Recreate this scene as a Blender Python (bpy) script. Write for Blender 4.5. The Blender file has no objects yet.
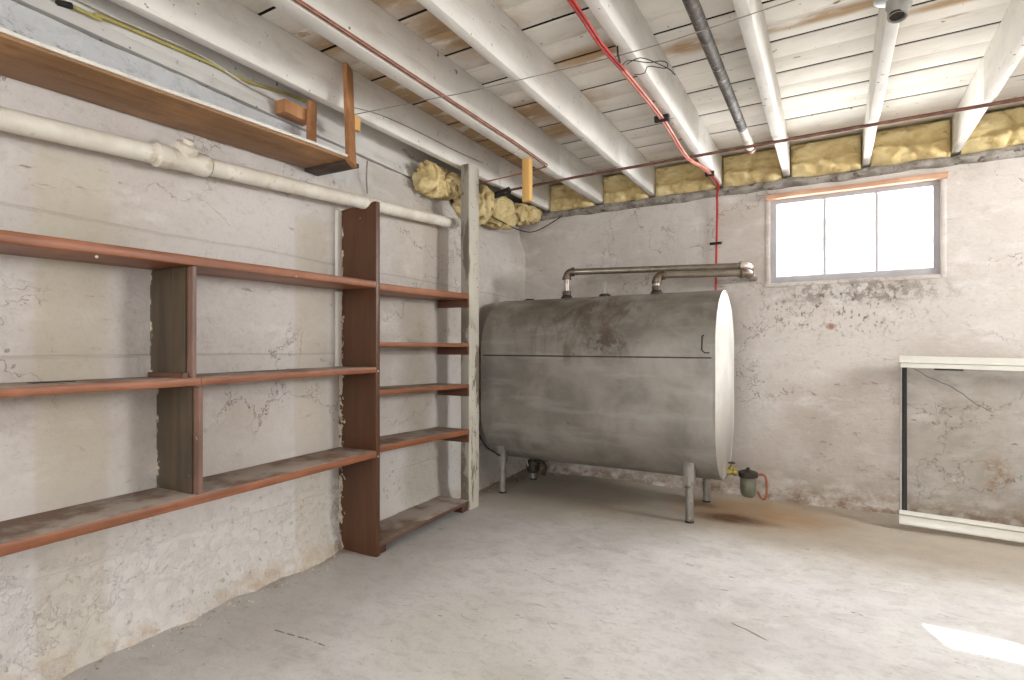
import bpy, bmesh, math, random
from mathutils import Vector, Matrix, noise
random.seed(7)
SC = bpy.context.scene
COL = SC.collection
V = Vector
PI = math.pi

# ------------------------------------------------------------------ frames
AL = math.atan(.0565)
CORNER = V((-2.22, 4.03, 0))
TT = V((math.sin(AL), -math.cos(AL), 0))      # along the left wall, corner -> camera side
NN = V((math.cos(AL), math.sin(AL), 0))       # out of the left wall into the room
UP = V((0, 0, 1))
def LP(s, d, z): return CORNER + TT*s + NN*d + UP*z
LEFT = (CORNER, TT, NN, UP)
WORLD = (V((0, 0, 0)), V((1, 0, 0)), V((0, 1, 0)), UP)

# ------------------------------------------------------------------ node helper
class NT:
    def __init__(s, name):
        s.m = bpy.data.materials.new(name); s.m.use_nodes = True
        s.t = s.m.node_tree; s.t.nodes.clear()
        s.out = s.n('ShaderNodeOutputMaterial'); s.b = s.n('ShaderNodeBsdfPrincipled')
        s.t.links.new(s.b.outputs[0], s.out.inputs[0])
        s.co = s.n('ShaderNodeTexCoord').outputs['Object']
        s.geo = None
    def n(s, k): return s.t.nodes.new(k)
    def put(s, inp, v):
        if isinstance(v, bpy.types.NodeSocket): s.t.links.new(v, inp)
        elif v is not None:
            if isinstance(v, tuple) and len(v) == 3 and inp.type == 'RGBA': v = (*v, 1)
            inp.default_value = v
    def mp(s, sc=(1, 1, 1), lo=(0, 0, 0), ro=(0, 0, 0), vec=None):
        a = s.n('ShaderNodeMapping'); s.put(a.inputs[0], vec or s.co)
        a.inputs['Scale'].default_value = sc; a.inputs['Location'].default_value = lo; a.inputs['Rotation'].default_value = ro
        return a.outputs[0]
    def noise(s, scale=5, det=4, ro=.55, vec=None, dist=0, col=False):
        a = s.n('ShaderNodeTexNoise'); s.put(a.inputs['Vector'], vec or s.co)
        a.inputs['Scale'].default_value = scale; a.inputs['Detail'].default_value = det
        a.inputs['Roughness'].default_value = ro; a.inputs['Distortion'].default_value = dist
        return a.outputs[1 if col else 0]
    def vor(s, scale=5, feat='F1', vec=None):
        a = s.n('ShaderNodeTexVoronoi'); a.feature = feat; s.put(a.inputs['Vector'], vec or s.co)
        a.inputs['Scale'].default_value = scale; return a.outputs['Distance']
    def math(s, op, a, b=0., c=None, clamp=False):
        x = s.n('ShaderNodeMath'); x.operation = op; x.use_clamp = clamp
        s.put(x.inputs[0], a); s.put(x.inputs[1], b)
        if c is not None: s.put(x.inputs[2], c)
        return x.outputs[0]
    def rng(s, v, a, b, c=0., d=1., smooth=True):
        x = s.n('ShaderNodeMapRange'); x.clamp = True
        if smooth: x.interpolation_type = 'SMOOTHSTEP'
        s.put(x.inputs[0], v)
        for i, q in enumerate((a, b, c, d)): x.inputs[i+1].default_value = q
        return x.outputs[0]
    def mix(s, f, a, b, mode='MIX'):
        x = s.n('ShaderNodeMix'); x.data_type = 'RGBA'; x.blend_type = mode
        s.put(x.inputs[0], f); s.put(x.inputs[6], a); s.put(x.inputs[7], b)
        return x.outputs[2]
    def xyz(s, vec=None):
        x = s.n('ShaderNodeSeparateXYZ'); s.put(x.inputs[0], vec or s.co); return x.outputs
    def nrm(s):
        g = s.n('ShaderNodeNewGeometry'); return s.xyz(g.outputs['Normal'])
    def mul(s, *a):
        r = a[0]
        for q in a[1:]: r = s.math('MULTIPLY', r, q)
        return r
    def blob(s, cx, cy, rx, ry, ax=0, ay=1, soft=.5, jit=.35, js=4.):
        """a soft irregular stain centred at a place on the surface"""
        c = s.xyz()
        dx = s.math('DIVIDE', s.math('SUBTRACT', c[ax], cx), rx); dy = s.math('DIVIDE', s.math('SUBTRACT', c[ay], cy), ry)
        r = s.math('SQRT', s.math('ADD', s.math('MULTIPLY', dx, dx), s.math('MULTIPLY', dy, dy)))
        r = s.math('ADD', r, s.math('MULTIPLY', s.math('SUBTRACT', s.noise(js, 5, .6), .5), jit*2))
        return s.rng(r, 1-soft, 1+soft, 1, 0)
    def line(s, coord, at, w, js=2., jit=.02):
        v = s.math('ADD', coord, s.math('MULTIPLY', s.math('SUBTRACT', s.noise(js, 3, .5), .5), jit*2))
        return s.rng(s.math('ABSOLUTE', s.math('SUBTRACT', v, at)), w*.4, w, 1, 0)
    def fin(s, col, rough=.7, bump=None, bstr=.3, bdist=.01, metal=0., spec=.4):
        s.put(s.b.inputs['Base Color'], col); s.put(s.b.inputs['Roughness'], rough)
        s.put(s.b.inputs['Metallic'], metal); s.b.inputs['Specular IOR Level'].default_value = spec
        if bump is not None:
            x = s.n('ShaderNodeBump'); x.inputs['Strength'].default_value = bstr; x.inputs['Distance'].default_value = bdist
            s.put(x.inputs['Height'], bump); s.t.links.new(x.outputs[0], s.b.inputs['Normal'])
        return s.m

def hexc(r, g, b):
    f = lambda c: (c/255/12.92) if c <= 10 else ((c/255+.055)/1.055)**2.4
    return (f(r), f(g), f(b))

# ------------------------------------------------------------------ materials
def wall_mat(name, base, warm, left):
    n = NT(name); c = n.xyz(); z = c[2]; u = c[1] if left else c[0]
    big = n.rng(n.noise(1.3, 5, .6, dist=.4), .38, .66)
    col = n.mix(big, base, warm)
    col = n.mix(n.rng(n.noise(3.1, 6, .65, vec=n.mp((1, 1, 2.2), (3, 5, 1))), .5, .72, 0, .6), col, hexc(222, 217, 213))
    col = n.mix(n.mul(n.rng(n.noise(16, 8, .72, vec=n.mp((1, 1, 1.5), (1, 4, 9)), dist=.5), .50, .68), .30), col, hexc(166, 154, 140))
    col = n.mix(n.mul(n.rng(n.noise(70, 5, .7), .52, .68), .16), col, hexc(140, 128, 116))
    # scraped, dirty flecks and thin scratches
    st = n.noise(9, 8, .72, vec=n.mp((1, 1, 3.2), (7, 1, 0)), dist=.6)
    fl = n.mul(n.rng(st, .62, .70), n.rng(n.noise(1.7, 4, .6, vec=n.mp(lo=(4, 9, 2))), .36, .54))
    col = n.mix(n.mul(fl, .72), col, hexc(122, 108, 93))
    sp = n.rng(n.noise(55, 3, .6), .70, .76)
    sp = n.mul(sp, n.rng(n.noise(2.2, 4, .6, vec=n.mp(lo=(2, 3, 8))), .40, .65))
    col = n.mix(n.mul(sp, .7), col, hexc(84, 73, 62))
    # hairline cracks
    wv = n.n('ShaderNodeVectorMath'); wv.operation = 'ADD'
    n.put(wv.inputs[0], n.mp((1, 1, 1.5))); nn = n.n('ShaderNodeVectorMath'); nn.operation = 'SCALE'
    n.put(nn.inputs[0], n.noise(2.2, 6, .65, col=True)); nn.inputs['Scale'].default_value = .9
    n.put(wv.inputs[1], nn.outputs[0])
    cr = n.rng(n.vor(1.35, 'DISTANCE_TO_EDGE', wv.outputs[0]), .001, .006, 1, 0)
    cr = n.mul(cr, n.rng(n.noise(1.4, 3, .5, vec=n.mp(lo=(11, 2, 6))), .44, .54))
    col = n.mix(n.mul(cr, .6), col, hexc(105, 92, 80))
    h = n.math('ADD', n.mul(n.noise(5, 8, .62), .9), n.mul(n.noise(30, 6, .7), .25))
    h = n.math('SUBTRACT', h, n.mul(cr, .5)); h = n.math('SUBTRACT', h, n.mul(fl, .12))
    # board-form lines of the poured wall
    if left:
        f = n.line(z, 1.395, .006, 1.2, .02); f2 = n.line(z, .96, .006, 1.1, .02); f3 = n.line(z, .30, .007, 1.1, .02)
        ff = n.math('MAXIMUM', f, n.math('MAXIMUM', f2, f3))
        col = n.mix(n.mul(ff, .16), col, hexc(120, 108, 95)); h = n.math('SUBTRACT', h, n.mul(ff, .25))
        # coarser bumps and a paler tone low on the wall
        lowm = n.rng(z, .62, .25); pop = n.rng(n.noise(26, 6, .7), .45, .75)
        h = n.math('ADD', h, n.mul(lowm, pop, .55))
        col = n.mix(n.mul(n.rng(z, .75, .35), .7), col, hexc(224, 221, 218))
        col = n.mix(n.mul(lowm, n.rng(n.noise(38, 4, .6, vec=n.mp(lo=(5, 5, 5))), .60, .70), .55), col, hexc(150, 132, 112))
        # rough grey mortar band at the wall head
        top = n.mul(n.rng(z, 1.79, 1.84), n.rng(z, 2.0, 2.04, 1, 0), n.rng(u, 2.3, 1.7, .15, 1))
        col = n.mix(n.mul(top, .85), col, n.mix(n.mul(n.rng(n.noise(18, 8, .75, vec=n.mp((1, 1, 1.4))), .50, .60), n.rng(z, 1.975, 1.90, .15, 1), n.rng(u, 1.95, 1.55, .0, 1)), hexc(203, 206, 209), hexc(96, 98, 98)))
        # shadow bands beside the uprights, put into the wall colour as a yellowish tone
        for cy in (.70, 1.65):
            m = n.mul(n.rng(u, cy-.02, cy, 0, 1), n.rng(u, cy+.17, cy+.20, 1, 0), n.rng(z, 1.62, 1.55))
            col = n.mix(n.mul(m, .35), col, hexc(186, 176, 148))
        mo = n.mul(n.rng(z, .10, .015), n.rng(n.noise(8, 6, .7), .45, .65))
        col = n.mix(n.mul(mo, .6), col, hexc(186, 156, 112))
        dk = n.mul(n.blob(2.0, .14, .14, .28, 1, 2, .6, .5, 14), n.rng(n.noise(34, 4, .7), .4, .6))
        col = n.mix(n.mul(dk, .6), col, hexc(120, 112, 70))
        for cy, cz, rx, rz in ((2.55, .75, .16, .3), (2.5, 1.12, .13, .16), (2.62, .25, .2, .26)):
            col = n.mix(n.mul(n.blob(cy, cz, rx, rz, 1, 2, .5, .25, 5), .5), col, hexc(150, 138, 116))
    else:
        # peeled patch under the window and brick showing through
        pm = n.blob(.12, 1.345, .42, .07, 0, 2, .6, .5, 7)
        pk = n.mul(pm, n.rng(n.noise(22, 8, .75), .46, .58))
        col = n.mix(n.mul(pk, .7), col, hexc(112, 102, 92))
        pm2 = n.mul(n.blob(0.05, 1.24, .42, .16, 0, 2, .6, .5, 6), n.rng(n.noise(38, 6, .7, vec=n.mp((1, 1, .7))), .54, .62))
        col = n.mix(n.mul(pm2, .8), col, hexc(96, 84, 72))
        col = n.mix(n.mul(n.blob(-.006, 1.132, .024, .020, 0, 2, .5, 1.2, 45), .8), col, hexc(140, 88, 68))
        # streaks and scuffs lower right, brown scab behind the glass panel
        sc = n.mul(n.blob(.15, .62, .55, .42, 0, 2, .6, .3, 3), n.rng(n.noise(13, 8, .74, vec=n.mp((1, 1, 2.8), (1, 7, 3)), dist=.8), .60, .67))
        col = n.mix(n.mul(sc, .75), col, hexc(112, 102, 90))
        col = n.mix(n.mul(n.blob(.80, .28, .06, .11, 0, 2, .6, 1.4, 12), n.rng(n.noise(24, 7, .75), .42, .58), .8), col, hexc(160, 118, 70))
        gr = n.mul(n.blob(.75, .62, .5, .3, 0, 2, .5, .5, 5), n.rng(n.noise(7, 8, .7, vec=n.mp((1, 1, 1.6), (9, 2, 3)), dist=.5), .48, .62))
        col = n.mix(n.mul(gr, .28), col, hexc(142, 134, 122))
        cl = n.line(n.math('ADD', z, n.mul(u, .62)), 1.125, .004, 4, .05)
        cl = n.mul(cl, n.rng(u, .40, .42), n.rng(u, .80, .76))
        col = n.mix(n.mul(cl, .75), col, hexc(104, 92, 80)); h = n.math('SUBTRACT', h, n.mul(cl, .5))
        # darker, damp base
        bs = n.mul(n.rng(z, .30, .04), n.rng(n.noise(5, 7, .7, vec=n.mp((1, 1, 2))), .36, .6))
        col = n.mix(n.mul(bs, .65), col, hexc(134, 118, 98))
        mo = n.mul(n.rng(z, .12, .02), n.rng(n.noise(12, 6, .7), .42, .6))
        col = n.mix(n.mul(mo, .7), col, hexc(120, 88, 58))
        h = n.math('SUBTRACT', h, n.mul(pk, .5))
    return n.fin(col, .82, h, .55, .02, spec=.25)

def floor_mat():
    n = NT('floor_concrete'); c = n.xyz(); x, y = c[0], c[1]
    big = n.noise(.9, 6, .6, dist=.3)
    col = n.mix(n.rng(big, .38, .62), hexc(230, 229, 229), hexc(210, 207, 205))
    col = n.mix(n.mul(n.rng(n.noise(2.4, 7, .65, vec=n.mp(lo=(3, 1, 0)), dist=.5), .46, .62), .7), col, hexc(234, 233, 232))
    # trodden brown dirt that lies towards the walls
    w = n.math('ADD', y, n.mul(n.math('SUBTRACT', n.noise(1.1, 5, .6), .5), .9))
    dm = n.rng(w, 2.65, 3.3)
    col = n.mix(n.mul(dm, .80), col, n.mix(n.noise(3, 6, .6), hexc(186, 172, 150), hexc(150, 136, 116)))
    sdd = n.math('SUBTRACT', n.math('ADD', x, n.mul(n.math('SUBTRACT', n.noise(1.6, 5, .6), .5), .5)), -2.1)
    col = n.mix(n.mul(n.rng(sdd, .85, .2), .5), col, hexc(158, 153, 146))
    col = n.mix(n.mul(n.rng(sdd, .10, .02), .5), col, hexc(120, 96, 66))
    col = n.mix(n.mul(n.blob(-1.0, 1.55, .35, .3, 0, 1, .5, .4, 3), .35), col, hexc(196, 188, 168))
    # white paint spills
    for cx, cy, rx, ry in ((-.55, 2.6, .20, .09), (-1.0, 2.1, .35, .2), (-.15, 2.65, .12, .035), (-.75, 1.7, .3, .2)):
        col = n.mix(n.mul(n.blob(cx, cy, rx, ry, 0, 1, .45, .6, 6), .6), col, hexc(232, 231, 229))
    # rust under the oil filter
    col = n.mix(n.mul(n.blob(-.42, 3.60, .42, .30, 0, 1, .6, .35, 4), .75), col, hexc(158, 122, 80))
    col = n.mix(n.mul(n.blob(-.50, 3.40, .19, .09, 0, 1, .6, .35, 7), .95), col, hexc(96, 62, 32))
    # scratches, specks
    st = n.mul(n.rng(n.noise(7, 9, .75, vec=n.mp((1.6, 4.5, 1), (2, 2, 0), (0, 0, .5)), dist=.8), .60, .66), n.rng(n.noise(1.2, 3, .5, vec=n.mp(lo=(8, 3, 1))), .40, .55))
    col = n.mix(n.mul(st, .75), col, hexc(118, 110, 102))
    col = n.mix(n.mul(n.rng(n.noise(11, 9, .75, vec=n.mp((1, 1.5, 1)), dist=.5), .46, .66), .30), col, hexc(160, 154, 148))
    col = n.mix(n.mul(n.rng(n.noise(60, 5, .7), .52, .66), .14), col, hexc(128, 122, 116))
    sp = n.mul(n.rng(n.noise(42, 4, .65), .675, .72), n.rng(n.noise(1.8, 3, .5, vec=n.mp(lo=(5, 8, 1))), .45, .6))
    col = n.mix(n.mul(sp, .75), col, hexc(88, 80, 72))
    ck = n.mul(n.line(n.math('SUBTRACT', y, n.mul(x, .06)), 1.345, .0045, 9, .006), n.rng(x, -1.70, -1.68), n.rng(x, -1.43, -1.45))
    ck = n.mul(ck, n.rng(n.noise(40, 2, .5), .40, .5))
    col = n.mix(n.mul(ck, .85), col, hexc(84, 76, 68))
    ck2 = n.mul(n.line(n.math('ADD', y, n.mul(x, .55)), 1.93, .006, 14, .012), n.rng(x, -.32, -.30), n.rng(x, -.18, -.20))
    col = n.mix(n.mul(ck2, .8), col, hexc(96, 88, 78))
    h = n.math('ADD', n.noise(4, 7, .6), n.mul(n.noise(40, 5, .7), .2)); h = n.math('SUBTRACT', h, n.mul(st, .15))
    ro = n.rng(n.noise(3, 4, .6), .3, .7, .48, .75)
    return n.fin(col, ro, h, .35, .015, spec=.4)

def paintwood_mat(name, axis, base=hexc(226, 220, 210), wear=.5, bare=hexc(166, 132, 84), clean=None, halfv=False):
    n = NT(name); sc = [1., 1., 1.]; sc[axis] = .08
    g = n.noise(38, 6, .65, vec=n.mp(tuple(sc)))
    col = n.mix(n.rng(n.noise(2.1, 5, .6), .35, .65), base, tuple(v*.86 for v in base))
    col = n.mix(n.mul(n.rng(g, .58, .75), .25), col, hexc(150, 136, 116))
    sc2 = [1., 1., 1.]; sc2[axis] = .28
    b = n.noise(6.5, 8, .7, vec=n.mp(tuple(sc2), (4, 1, 7)), dist=.4)
    m = n.rng(b, .66-.12*wear, .72-.12*wear)
    m = n.mul(m, n.rng(n.noise(1.0, 3, .5, vec=n.mp(lo=(1, 5, 3))), .5-.1*wear, .62-.1*wear))
    col = n.mix(n.mul(m, .85), col, n.mix(g, bare, tuple(v*.45 for v in bare)))
    sp = n.rng(n.noise(24, 4, .6, vec=n.mp(lo=(6, 6, 6))), .675, .70)
    col = n.mix(n.mul(n.rng(n.noise(15, 7, .7, vec=n.mp(tuple(sc2), (1, 8, 2))), .50, .70), .28), col, hexc(170, 156, 136))
    col = n.mix(n.mul(sp, .75), col, hexc(84, 68, 54))
    if name == 'ceiling_boards':
        c = n.xyz()
        for cx, cy, rx, ry in ((-1.38, 2.75, .28, .14), (-1.85, 2.9, .25, .35), (-1.42, 3.05, .22, .12), (.1, 2.55, .40, .035), (-1.4, 1.55, .2, .1), (-1.85, 1.7, .2, .1), (-1.9, 3.4, .2, .4), (-1.35, 1.9, .2, .2), (-1.9, 2.3, .16, .4), (-.95, 2.35, .2, .07), (-.55, 2.5, .12, .06), (.45, 2.7, .2, .03)):
            bl = n.mul(n.blob(cx, cy, rx, ry, 0, 1, .6, .5, 5), n.rng(n.noise(9, 7, .7, vec=n.mp((.3, 1, 1))), .30, .50))
            col = n.mix(n.mul(bl, .85), col, n.mix(g, hexc(196, 158, 104), hexc(112, 80, 48)))
    h = n.math('SUBTRACT', n.mul(g, .5), n.mul(m, .35))
    return n.fin(col, .8, h, .22, .004, spec=.12)

def stainwood_mat(name, axis, c1, c2, dust=0., flake=None, rough=.42, pale=.25):
    n = NT(name); sc = [1., 1., 1.]; sc[axis] = .06
    g = n.noise(30, 7, .65, vec=n.mp(tuple(sc)), dist=.3)
    col = n.mix(n.rng(g, .3, .7), c1, c2)
    col = n.mix(n.mul(n.rng(n.noise(3.5, 6, .65), .45, .7), pale), col, tuple(min(1, v*2.0+.02) for v in c2))
    sp = n.rng(n.noise(20, 5, .65, vec=n.mp(lo=(3, 3, 3))), .70, .73)
    col = n.mix(n.mul(sp, .6), col, hexc(214, 204, 192))
    ro = rough
    if dust:
        up = n.rng(n.nrm()[2], .6, .95)
        dd = n.mul(up, n.rng(n.noise(2.2, 6, .65), .25, .55, .45, 1.), dust)
        col = n.mix(dd, col, n.mix(n.rng(n.noise(5, 6, .65, vec=n.mp(lo=(2, 8, 1))), .4, .6), hexc(172, 160, 149), hexc(124, 104, 90)))
        ro = n.rng(dd, 0, 1, rough, .9)
    if flake:       # loose wall paint stuck to the edge that touched the wall
        c = n.xyz(); e = n.math('ADD', c[0], n.mul(n.math('SUBTRACT', n.noise(16, 5, .7), .5), .10))
        f = n.rng(e, flake, flake+.006, 1, 0)
        f = n.mul(f, n.rng(n.noise(20, 4, .6, vec=n.mp(lo=(4, 2, 2))), .44, .50))
        col = n.mix(f, col, hexc(206, 196, 176))
    return n.fin(col, ro, g, .22, .004, spec=.45)

def plain_mat(name, c1, c2, rough=.5, metal=0., scale=12, bstr=.2, spots=None, spec=.4):
    n = NT(name); a = n.noise(scale, 7, .65)
    col = n.mix(n.rng(a, .35, .65), c1, c2)
    if spots: col = n.mix(n.rng(n.noise(scale*1.7, 6, .7, vec=n.mp(lo=(3, 2, 1))), .56, .64), col, spots)
    return n.fin(col, n.rng(a, .3, .7, rough-.08, rough+.1), n.noise(scale*3, 5, .6), bstr, .003, metal, spec)

def tank_mat():
    n = NT('tank_painted_steel'); c = n.xyz(); x, z = c[0], c[2]
    a = n.noise(3.2, 7, .62, dist=.4)
    col = n.mix(n.rng(a, .36, .64), hexc(152, 147, 139), hexc(124, 120, 112))
    dr = n.noise(9, 6, .62, vec=n.mp((1.2, 1, .22)))
    col = n.mix(n.mul(n.rng(n.noise(5, 7, .65, vec=n.mp((.35, 1, 2.2), (3, 3, 3))), .48, .66), .45), col, hexc(168, 166, 160))
    # rust runs from the filler openings
    m = n.mul(n.rng(z, .84, .98), n.rng(n.math('ABSOLUTE', n.math('SUBTRACT', x, -.02)), .52, .22, 0, 1),
              n.rng(n.noise(7, 8, .72, vec=n.mp((1, .6, .45), (2, 0, 1)), dist=.7), .46, .60))
    col = n.mix(n.mul(m, .52), col, hexc(84, 64, 48))
    m2 = n.mul(n.blob(.14, 1.03, .16, .07, 0, 2, .6, .8, 9), n.rng(n.noise(14, 7, .7), .42, .55))
    col = n.mix(n.mul(m2, .7), col, hexc(74, 52, 38))
    tp = n.mul(n.rng(z, 1.06, 1.115), n.rng(n.noise(6, 6, .7), .42, .6))
    col = n.mix(n.mul(tp, .30), col, hexc(84, 58, 42))
    sp = n.rng(n.noise(12, 5, .6, vec=n.mp(lo=(9, 4, 4))), .715, .74)
    col = n.mix(n.mul(sp, .6), col, hexc(80, 74, 66))
    return n.fin(col, n.rng(a, .3, .7, .38, .52), n.math('ADD', n.mul(n.noise(4, 3, .5), .6), n.mul(n.noise(40, 5, .6), .15)), .18, .006, .35, .5)

M = {}
M['wall_left'] = wall_mat('left_wall_paint', hexc(204, 198, 194), hexc(192, 183, 173), True)
M['wall_back'] = wall_mat('back_wall_paint', hexc(200, 193, 187), hexc(184, 174, 165), False)
M['floor'] = floor_mat()
M['boards'] = paintwood_mat('ceiling_boards', 0, hexc(232, 227, 218), .35, hexc(190, 158, 108))
M['joist'] = paintwood_mat('joist_paint', 1, hexc(230, 226, 219), .12)
M['joist_end'] = paintwood_mat('joist_end_paint', 1, hexc(240, 238, 233), .05)
M['post'] = paintwood_mat('post_paint', 2, hexc(196, 190, 178), 1.15, hexc(124, 110, 90))
M['weathered'] = paintwood_mat('weathered_side', 2, hexc(156, 149, 138), 1.6, hexc(112, 100, 86))
M['trimwhite'] = paintwood_mat('batten_paint', 2, hexc(228, 224, 214), .3)
M['gap'] = plain_mat('subfloor_gap_shade', hexc(40, 32, 26), hexc(28, 23, 19), .9, spec=.1)
M['rim'] = paintwood_mat('rim_paint', 1, hexc(208, 205, 200), .3)
M['shelf'] = stainwood_mat('shelf_stain', 1, hexc(116, 70, 44), hexc(148, 92, 62), 1.)
M['upright'] = stainwood_mat('upright_stain', 2, hexc(74, 45, 27), hexc(88, 56, 35), 0, flake=-.098, rough=.36, pale=.08)
M['divider'] = stainwood_mat('divider_stain', 2, hexc(62, 52, 40), hexc(84, 70, 52), 0, flake=-.060, pale=.2)
M['divider_face'] = stainwood_mat('divider_face_stain', 2, hexc(98, 72, 60), hexc(122, 92, 78), 0)
M['cleat'] = stainwood_mat('cleat_stain', 0, hexc(74, 46, 32), hexc(94, 60, 44), 0)
M['lowshelf'] = stainwood_mat('low_shelf_stain', 1, hexc(84, 62, 50), hexc(104, 80, 66), 1.15)
M['rawshelf'] = stainwood_mat('high_shelf_wood', 1, hexc(122, 88, 56), hexc(154, 114, 74), .6, rough=.55, pale=.4)
M['rawedge'] = stainwood_mat('high_shelf_hanger_wood', 2, hexc(134, 90, 56), hexc(172, 122, 80), 0, rough=.6, pale=.3)
M['dark_end'] = stainwood_mat('dark_cleat_wood', 0, hexc(54, 44, 38), hexc(80, 66, 56), 0, rough=.6)
M['newwood'] = stainwood_mat('pine', 2, hexc(206, 156, 84), hexc(222, 178, 110), 0, rough=.6, pale=.1)
M['orangewood'] = stainwood_mat('window_head_wood', 0, hexc(172, 124, 98), hexc(198, 156, 128), 0, rough=.7)
M['tank'] = tank_mat()
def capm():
    n = NT('lit_cap_colour'); z = n.xyz()[2]  # bright side light put into the right cap's colour, greyer low down
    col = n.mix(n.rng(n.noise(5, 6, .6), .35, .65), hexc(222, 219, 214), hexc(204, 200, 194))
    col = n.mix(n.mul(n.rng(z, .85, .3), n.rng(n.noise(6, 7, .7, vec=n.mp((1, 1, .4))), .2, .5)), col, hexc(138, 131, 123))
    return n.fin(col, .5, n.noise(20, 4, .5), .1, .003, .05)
M['lit_cap'] = capm()
M['legsteel'] = plain_mat('leg_steel', hexc(150, 146, 138), hexc(126, 120, 112), .42, .45, 9, spots=hexc(110, 92, 76))
M['pipe_grey'] = plain_mat('vent_pipe_steel', hexc(138, 128, 114), hexc(112, 102, 90), .36, .6, 10)
M['fitting'] = plain_mat('fitting_iron', hexc(120, 104, 90), hexc(84, 70, 60), .45, .5, 20)
M['fitting_pale'] = plain_mat('fitting_pale', hexc(196, 186, 174), hexc(150, 138, 128), .4, .4, 20)
M['galv'] = plain_mat('old_galvanised_pipe', hexc(104, 97, 91), hexc(70, 64, 59), .62, .0, 14, .6, spots=hexc(146, 140, 132))
M['rustpipe'] = plain_mat('rusty_pipe', hexc(122, 84, 72), hexc(92, 60, 52), .55, .3, 22)
M['copper'] = plain_mat('copper_pipe', hexc(168, 108, 84), hexc(138, 86, 68), .4, .5, 20)
M['red'] = plain_mat('red_coating', hexc(190, 50, 44), hexc(168, 40, 38), .35, 0, 8)
M['pinkcopper'] = plain_mat('faded_red_tubing', hexc(214, 130, 112), hexc(196, 104, 88), .4, .1, 8)
M['rubber'] = plain_mat('black_rubber', hexc(40, 38, 36), hexc(26, 25, 24), .7, 0, 20)
M['black'] = plain_mat('black_plastic', hexc(30, 27, 25), hexc(22, 20, 19), .45, 0, 20)
M['drain'] = plain_mat('painted_drain', hexc(222, 217, 206), hexc(206, 198, 184), .6, 0, 7, spots=hexc(196, 184, 164))
M['insul'] = None
M['wire'] = plain_mat('grey_wire', hexc(150, 142, 130), hexc(116, 108, 98), .6, .2)
M['yellowcable'] = plain_mat('yellow_cable', hexc(176, 164, 92), hexc(158, 146, 84), .5)
M['whitecable'] = plain_mat('white_cable', hexc(200, 194, 182), hexc(176, 168, 156), .5)
M['brass'] = plain_mat('brass', hexc(176, 160, 92), hexc(132, 114, 62), .45, .4, 30)
M['canister'] = plain_mat('green_grey_canister', hexc(122, 122, 106), hexc(98, 98, 84), .4, .3, 25)
M['darkiron'] = plain_mat('dark_iron', hexc(62, 54, 46), hexc(44, 38, 34), .55, .3, 25)
M['alu'] = plain_mat('white_aluminium', hexc(218, 215, 206), hexc(210, 207, 198), .35, .1, 5, .05)
M['alugrey'] = plain_mat('grey_aluminium', hexc(176, 172, 164), hexc(160, 155, 148), .35, .4, 5, .05)
M['winframe'] = plain_mat('window_frame_paint', hexc(172, 169, 171), hexc(160, 157, 159), .5, 0, 6, .1)
M['lampgrey'] = plain_mat('lamp_holder_grey', hexc(160, 158, 150), hexc(138, 136, 128), .45, 0, 12)
M['mortar'] = plain_mat('grey_mortar', hexc(164, 158, 150), hexc(122, 115, 106), .9, 0, 11, .8, spots=hexc(88, 80, 72), spec=.2)
M['chips'] = plain_mat('paint_chips', hexc(216, 208, 194), hexc(150, 130, 104), .9, 0, 30)
M['outside'] = plain_mat('sun_trim_surface', hexc(240, 240, 238), hexc(228, 228, 226), .8, 0, 4)
def insul():
    n = NT('fibreglass'); a = n.noise(7, 8, .68, dist=.5)
    col = n.mix(n.rng(a, .32, .68), hexc(226, 208, 160), hexc(202, 176, 122))
    col = n.mix(n.rng(n.noise(11, 6, .7, vec=n.mp((1, 1, 2), (3, 1, 2))), .60, .70, 0, .6), col, hexc(132, 104, 58))
    n.b.inputs['Subsurface Weight'].default_value = 0
    return n.fin(col, .95, n.math('ADD', n.noise(30, 8, .75), n.noise(9, 5, .6)), .8, .012, spec=.1)
M['insul'] = insul()
def glassm(name, dirt):
    n = NT(name); t = n.t
    tr = n.n('ShaderNodeBsdfTransparent'); tr.inputs[0].default_value = (.96, .965, .96, 1)
    gl = n.n('ShaderNodeBsdfGlossy'); gl.inputs['Roughness'].default_value = .03; gl.inputs[0].default_value = (1, 1, 1, 1)
    fr = n.n('ShaderNodeFresnel'); fr.inputs[0].default_value = 1.07
    m1 = n.n('ShaderNodeMixShader'); t.links.new(fr.outputs[0], m1.inputs[0]); t.links.new(tr.outputs[0], m1.inputs[1]); t.links.new(gl.outputs[0], m1.inputs[2])
    df = n.n('ShaderNodeBsdfDiffuse'); df.inputs[0].default_value = (.62, .60, .57, 1)
    m2 = n.n('ShaderNodeMixShader')
    n.put(m2.inputs[0], n.rng(n.noise(5, 7, .7, vec=n.mp((1, 1, .35))), .35, .75, dirt*.4, dirt))
    t.links.new(m1.outputs[0], m2.inputs[1]); t.links.new(df.outputs[0], m2.inputs[2])
    t.links.new(m2.outputs[0], n.out.inputs[0])
    return n.m
M['glass'] = glassm('window_glass', .14)
M['panelglass'] = glassm('dusty_glass', .04)

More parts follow.
